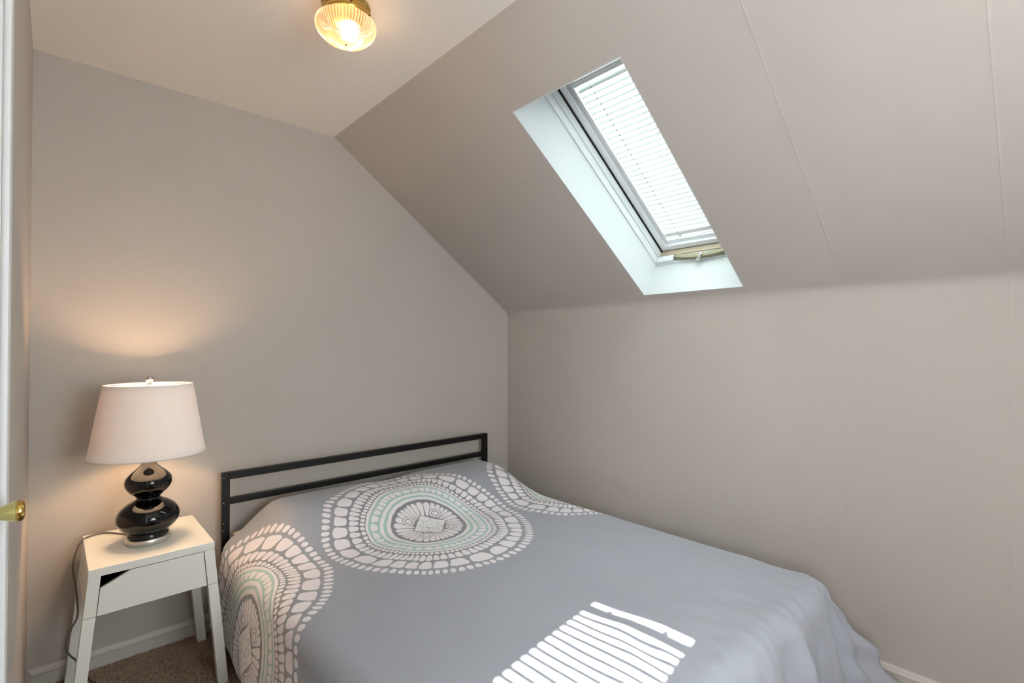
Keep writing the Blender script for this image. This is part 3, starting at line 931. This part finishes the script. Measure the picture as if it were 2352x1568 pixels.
# drawer front with its corner cut away
zb, zt = 0.4045, NZ - 0.0305
xl = lambda z: NX0 - off(z) + LW + 0.0025
xr = lambda z: NX1 + off(z) - LW - 0.0025
cutz = zt - 0.040
outline = [(xl(zb), zb), (xr(zb), zb), (xr(zt), zt), (xl(zt) + 0.080, zt), (xl(cutz), cutz)]
def prism(pts, y0, y1):
    bm = bmesh.new()
    f = [bm.verts.new((x, y0, z)) for x, z in pts]; b = [bm.verts.new((x, y1, z)) for x, z in pts]
    bm.faces.new(f); bm.faces.new(b[::-1])
    for i in range(len(pts)):
        j = (i + 1) % len(pts)
        bm.faces.new((f[j], f[i], b[i], b[j]))
    bmesh.ops.bevel(bm, geom=list(bm.edges), offset=0.0008, segments=1, affect='EDGES')
    return bm
dr = from_bm('drawer', prism(outline, NY0 + 0.002, NY0 + 0.016), M['white'], NS)
bm = bmesh.new()
dx0, dx1 = NX0 + 0.030, NX1 - 0.030
box(bm, dx0, dx1, NY0 + 0.017, NY1 - 0.05, 0.408, 0.413); box(bm, dx0, dx0 + 0.004, NY0 + 0.017, NY1 - 0.05, 0.413, 0.48)
box(bm, dx1 - 0.004, dx1, NY0 + 0.017, NY1 - 0.05, 0.413, 0.48); box(bm, dx0, dx1, NY1 - 0.054, NY1 - 0.05, 0.413, 0.48)
from_bm('drawer_box', bm, M['black_in'], dr)
part('back_panel', NS, M['black_in'], NX0 + LW, NX1 - LW, NY1 - 0.02, NY1 - 0.012, 0.408, NZ - 0.03, bev=0)
part('inner_lining', NS, M['black_in'], NX0 + LW - 0.02, NX1 - LW + 0.02, NY0 + 0.04, NY1 - 0.03, NZ - 0.034, NZ - 0.0285, bev=0)

# ---------------------------------------------------------------- table lamp
LX, LY = 0.274, 2.365
LZ = NZ
TL = root('table_lamp', (LX, LY, LZ))
tag(TL, 'black gourd-shaped table lamp with white drum shade, lit, on the nightstand', 'table lamp')
bm = bmesh.new(); lathe(bm, [(0, LZ + 0.0005), (0.070, LZ + 0.0005), (0.072, LZ + 0.003), (0.072, LZ + 0.021), (0.070, LZ + 0.024), (0, LZ + 0.024)], LX, LY, 64)
from_bm('base', bm, M['nickel'], TL, True)
prof = [(0, 0.024), (0.060, 0.024), (0.0655, 0.026), (0.067, 0.030), (0.064, 0.036), (0.0625, 0.040)]
ctl = [(0.0625, 0.040), (0.075, 0.050), (0.0925, 0.068), (0.1005, 0.090), (0.0985, 0.110), (0.086, 0.132), (0.064, 0.150), (0.045, 0.160), (0.0385, 0.166), (0.0385, 0.172),
       (0.046, 0.180), (0.062, 0.195), (0.0735, 0.214), (0.0755, 0.230), (0.071, 0.246), (0.056, 0.264), (0.038, 0.280), (0.025, 0.296), (0.0185, 0.312), (0.0165, 0.330), (0.0165, 0.345), (0, 0.345)]
sp = spline([(r, 0, z) for r, z in ctl], 5)
prof += [(max(p.x, 0), p.z) for p in sp[1:]]
bm = bmesh.new(); lathe(bm, [(r, z + LZ) for r, z in prof], LX, LY, 72)
from_bm('gourd_body', bm, M['ceramic'], TL, True)
bm = bmesh.new(); lathe(bm, [(0, LZ + 0.345), (0.012, LZ + 0.345), (0.014, LZ + 0.352), (0.014, LZ + 0.375), (0.016, LZ + 0.378), (0.016, LZ + 0.415), (0.0, LZ + 0.415)], LX, LY, 32)
from_bm('bulb_socket', bm, M['brass'], TL, True)
# shade: open top and bottom, with a rolled edge
ZS1, ZS2 = 0.900, 1.168
R1, R2 = 0.186, 0.143
bm = bmesh.new()
lathe(bm, [(R1 - 0.002, ZS1), (R1 + 0.0006, ZS1 - 0.0005), (R1 + 0.0006, ZS1 + 0.006), (R1, ZS1 + 0.0065)] +
      [(R1 + (R2 - R1) * t / 10, ZS1 + (ZS2 - ZS1) * t / 10) for t in range(1, 10)] +
      [(R2, ZS2 - 0.0065), (R2 + 0.0006, ZS2 - 0.006), (R2 + 0.0006, ZS2), (R2 - 0.002, ZS2), (R2 - 0.0018, ZS2 - 0.01), (R1 - 0.0018, ZS1 + 0.01), (R1 - 0.002, ZS1)], LX, LY, 96)
bmesh.ops.remove_doubles(bm, verts=bm.verts, dist=1e-6)
sh = from_bm('lamp_shade', bm, M['shade'], TL, True)
# harp and spider
bm = bmesh.new()
zt_ = ZS2 - 0.006
HR = 0.055
tube(bm, spline([(LX - 0.014, LY, LZ + 0.376), (LX - HR * 0.8, LY, LZ + 0.40), (LX - HR, LY, LZ + 0.46), (LX - HR * 0.8, LY, LZ + 0.55), (LX - 0.012, LY, zt_ - 0.004), (LX + 0.012, LY, zt_ - 0.004),
                 (LX + HR * 0.8, LY, LZ + 0.55), (LX + HR, LY, LZ + 0.46), (LX + HR * 0.8, LY, LZ + 0.40), (LX + 0.014, LY, LZ + 0.376)], 6), 0.0016, 8)
from_bm('harp', bm, M['nickel'], TL, True)
bm = bmesh.new()
for a in (0.4, 0.4 + 2 * PI / 3, 0.4 + 4 * PI / 3):
    tube(bm, [(LX, LY, zt_), (LX + (R2 - 0.002) * math.cos(a), LY + (R2 - 0.002) * math.sin(a), zt_)], 0.0015, 8)
from_bm('shade_spider', bm, M['nickel'], sh, True)
bm = bmesh.new()
lathe(bm, [(0, ZS2 - 0.004), (0.010, ZS2 - 0.004), (0.011, ZS2 - 0.001), (0.006, ZS2 + 0.001), (0.005, ZS2 + 0.004), (0.0085, ZS2 + 0.008)] +
      [(0.0135 * math.sin(PI * t), ZS2 + 0.018 - 0.0135 * math.cos(PI * t)) for t in [0.24 + 0.76 * i / 10 for i in range(11)]], LX, LY, 32)
from_bm('finial', bm, M['chrome'], TL, True)
LB = Vector((LX, LY, LZ + 0.465))
bm = bmesh.new()
lathe(bm, [(0, LB.z + 0.038)] + [(0.028 * math.sin(t), LB.z + 0.010 + 0.028 * math.cos(t)) for t in [0.2 * i for i in range(1, 11)]] + [(0.016, LB.z - 0.03), (0.013, LB.z - 0.05)], LX, LY, 32)
from_bm('bulb', bm, M['bulb'], TL, True)
l = bpy.data.lights.new('table_lamp_bulb_light', 'POINT'); l.energy = 36.0; l.color = (1.0, 0.62, 0.34); l.shadow_soft_size = 0.03
lo = bpy.data.objects.new('table_lamp_bulb_light', l); COL.objects.link(lo); lo.location = LB + Vector((0, 0, 0.01))
# power cord
bm = bmesh.new()
cp = [(LX - 0.030, LY + 0.060, LZ + 0.010), (LX - 0.050, LY + 0.105, LZ + 0.005), (0.200, 2.518, LZ + 0.004), (0.152, 2.572, LZ + 0.0045), (0.104, 2.557, LZ + 0.0045), (0.0835, 2.545, LZ - 0.008), (0.0720, 2.535, 0.535),
      (0.0597, 2.52, 0.480), (0.0680, 2.50, 0.406), (0.0740, 2.48, 0.337), (0.0715, 2.47, 0.301), (0.0542, 2.44, 0.277), (0.0407, 2.42, 0.230), (0.0526, 2.42, 0.1935),
      (0.0694, 2.43, 0.1625), (0.086, 2.49, 0.08), (0.1044, 2.585, 0.018), (0.1235, 2.522, 0.015), (0.1498, 2.457, 0.015), (0.190, 2.40, 0.015)]
tube(bm, spline(cp, 10), 0.0032, 8)
from_bm('power_cord', bm, M['cord'], TL, True)

# ---------------------------------------------------------------- carpet pile where the floor shows
def pile(x0, x1, y0, y1, cnt):
    rnd = random.Random(3)
    v, f = [], []
    for _ in range(cnt):
        x = rnd.uniform(x0, x1); y = rnd.uniform(y0, y1)
        a = rnd.uniform(0, 2 * PI); wd = rnd.uniform(0.0012, 0.0024); h = rnd.uniform(0.007, 0.013)
        lx = 0.006 * noise.noise(Vector((x * 12, y * 12, 0))) + rnd.uniform(-0.003, 0.003); ly = 0.006 * noise.noise(Vector((x * 12, y * 12, 9))) + rnd.uniform(-0.003, 0.003)
        i = len(v)
        c, s = math.cos(a) * wd, math.sin(a) * wd
        v += [(x - c, y - s, -0.001), (x + c, y + s, -0.001), (x + c + lx, y + s + ly, h), (x - c + lx, y - s + ly, h)]
        f.append((i, i + 1, i + 2, i + 3))
    o = mesh_obj('carpet_pile', v, f, M['fibre'])
    tag(o, 'brown cut-pile carpet covering the floor around the nightstand', 'carpet', kind='stuff')
pile(XL + 0.015, 0.62, 1.95, YH - 0.016, 60000)
